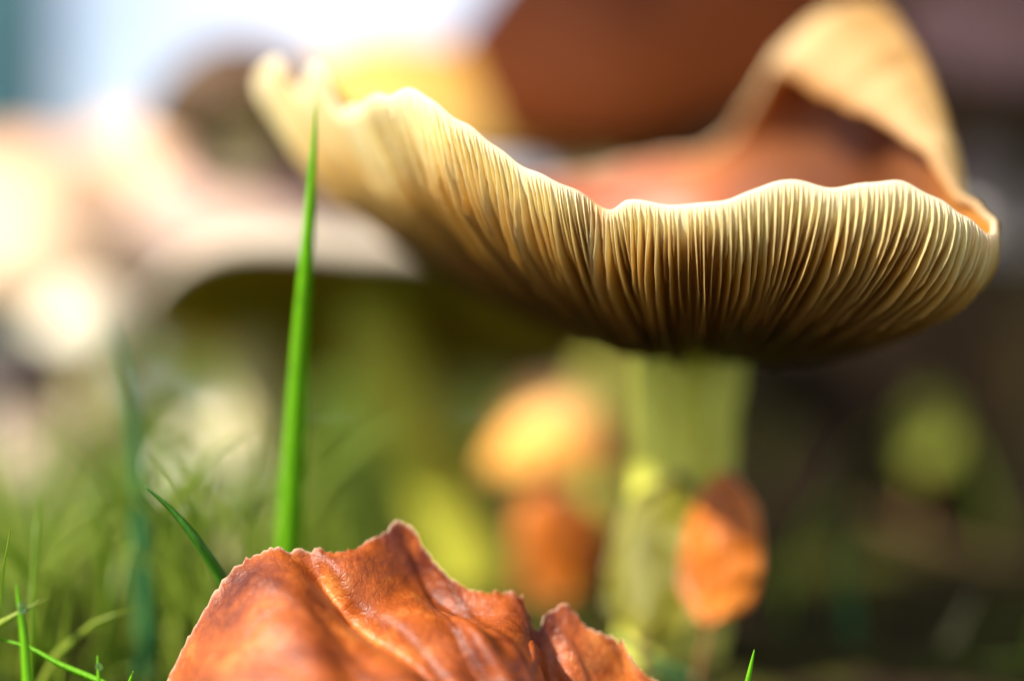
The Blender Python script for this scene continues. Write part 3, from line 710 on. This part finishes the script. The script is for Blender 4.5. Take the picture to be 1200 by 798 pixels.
# ------------------------------------------------------------------ stump, post, twig
def stump():
    cx, cy, r0 = 0.20, 0.66, 0.19; na, nz = 160, 40; v = []
    for i in range(na):
        a = 2*math.pi*i/na
        for j in range(nz):
            z = -0.02+0.30*j/(nz-1); fl_ = 0.05*math.exp(-max(z, 0)/0.05)*(1+0.8*math.sin(a*5+1))
            r = r0+fl_+0.010*fbm(math.cos(a)*6, math.sin(a)*6, z*6)+0.008*abs(fbm(math.cos(a)*22, math.sin(a)*22, z*5, 3))
            v.append((cx+r*math.cos(a), cy+r*math.sin(a), z+(0.02*fbm(math.cos(a)*3, math.sin(a)*3, 9) if j == nz-1 else 0)))
    f = grid_faces(na, nz, True)
    root = empty('tree_stump', (cx, cy, 0)); tag(root, 'dark old tree stump looming behind the mushroom cluster', 'tree stump')
    mesh('bark', v, f, M_BARK, root)
    tv = [(cx, cy, .285)]; nr_ = 8
    for i in range(na):
        e = Vector(v[i*nz+nz-1]); c = Vector((cx, cy, .285))
        for j in range(1, nr_+1): p = c.lerp(e, j/nr_); p.z += .004*fbm(p.x*60, p.y*60, 2) if j < nr_ else 0; tv.append(p)
    tf = [(0, 1+i*nr_, 1+((i+1) % na)*nr_) for i in range(na)]
    for i in range(na):
        i2 = (i+1) % na
        tf += [(1+i*nr_+j, 1+i*nr_+j+1, 1+i2*nr_+j+1, 1+i2*nr_+j) for j in range(nr_-1)]
    mesh('cut_top', tv, tf, M_TWIG, root)
stump()

pd = 0.6
pc = W(-52, 0, pd); pw = 0.03
root = empty('fence_post', (pc.x, pd, 0)); tag(root, 'dark teal painted post standing against the blue sky', 'post')
def boxm(x0, x1, y0, y1, z0, z1, b):
    v = []
    for (z, q) in ((z0, 0), (z1-b, 0), (z1, b)):
        for (sx, sy) in ((x0, y0), (x1, y0), (x1, y1), (x0, y1)):
            v.append((sx+(q if sx == x0 else -q), sy+(q if sy == y0 else -q), z))
    f = [(0, 3, 2, 1), (8, 9, 10, 11)]
    for l in (0, 4): f += [(l+k, l+(k+1) % 4, l+4+(k+1) % 4, l+4+k) for k in range(4)]
    return v, f
v, f = boxm(pc.x-pw, pc.x+pw, pd-pw, pd+pw, -.02, .32, .006); mesh('shaft', v, f, M_POST, root, smooth=False)
v, f = boxm(pc.x-pw-.006, pc.x+pw+.006, pd-pw-.006, pd+pw+.006, .3205, .345, .012); mesh('post_cap', v, f, M_POST, root, smooth=False)

p = [W(1010, 600, .34), W(1060, 622, .335), W(1110, 640, .33), W(1160, 655, .33), W(1240, 668, .335)]
v, f = tube(p, [.0012, .0016, .0017, .0015, .0010], 12, 0.2, 5)
rebase(tag(mesh('twig', v, f, M_TWIG), 'crooked tan twig lying in the shade before the bark', 'twig'))

# ------------------------------------------------------------------ dewdrops
def m_water(n):
    g_ = n.node('BsdfGlass'); g_.inputs['IOR'].default_value = 1.33; g_.inputs['Roughness'].default_value = 0.0
    n.t.links.new(g_.outputs[0], [x for x in n.t.nodes if x.type == 'OUTPUT_MATERIAL'][0].inputs[0])
M_WATER = mat('water', m_water)
def drop(c, r0, label):
    v, na, nb = [], 16, 10
    for j in range(nb+1):
        ph = math.pi*j/nb; z = -math.cos(ph); rr = math.sin(ph)*(1-0.12*z)
        for i in range(na): v.append(c+Vector((rr*math.cos(6.28319*i/na), rr*math.sin(6.28319*i/na), z*1.1))*r0)
    f = [(j*na+i, j*na+(i+1) % na, (j+1)*na+(i+1) % na, (j+1)*na+i) for j in range(nb) for i in range(na)]
    rebase(tag(mesh('dewdrop', v, f, M_WATER), label, 'dewdrop'))
drop(W(26, 712, .1943), .00052, 'tiny clear dewdrop on the side of the short grass spear')
drop(W(116, 781, .1964), .00040, 'tiny clear dewdrop on the stubby grass tip')
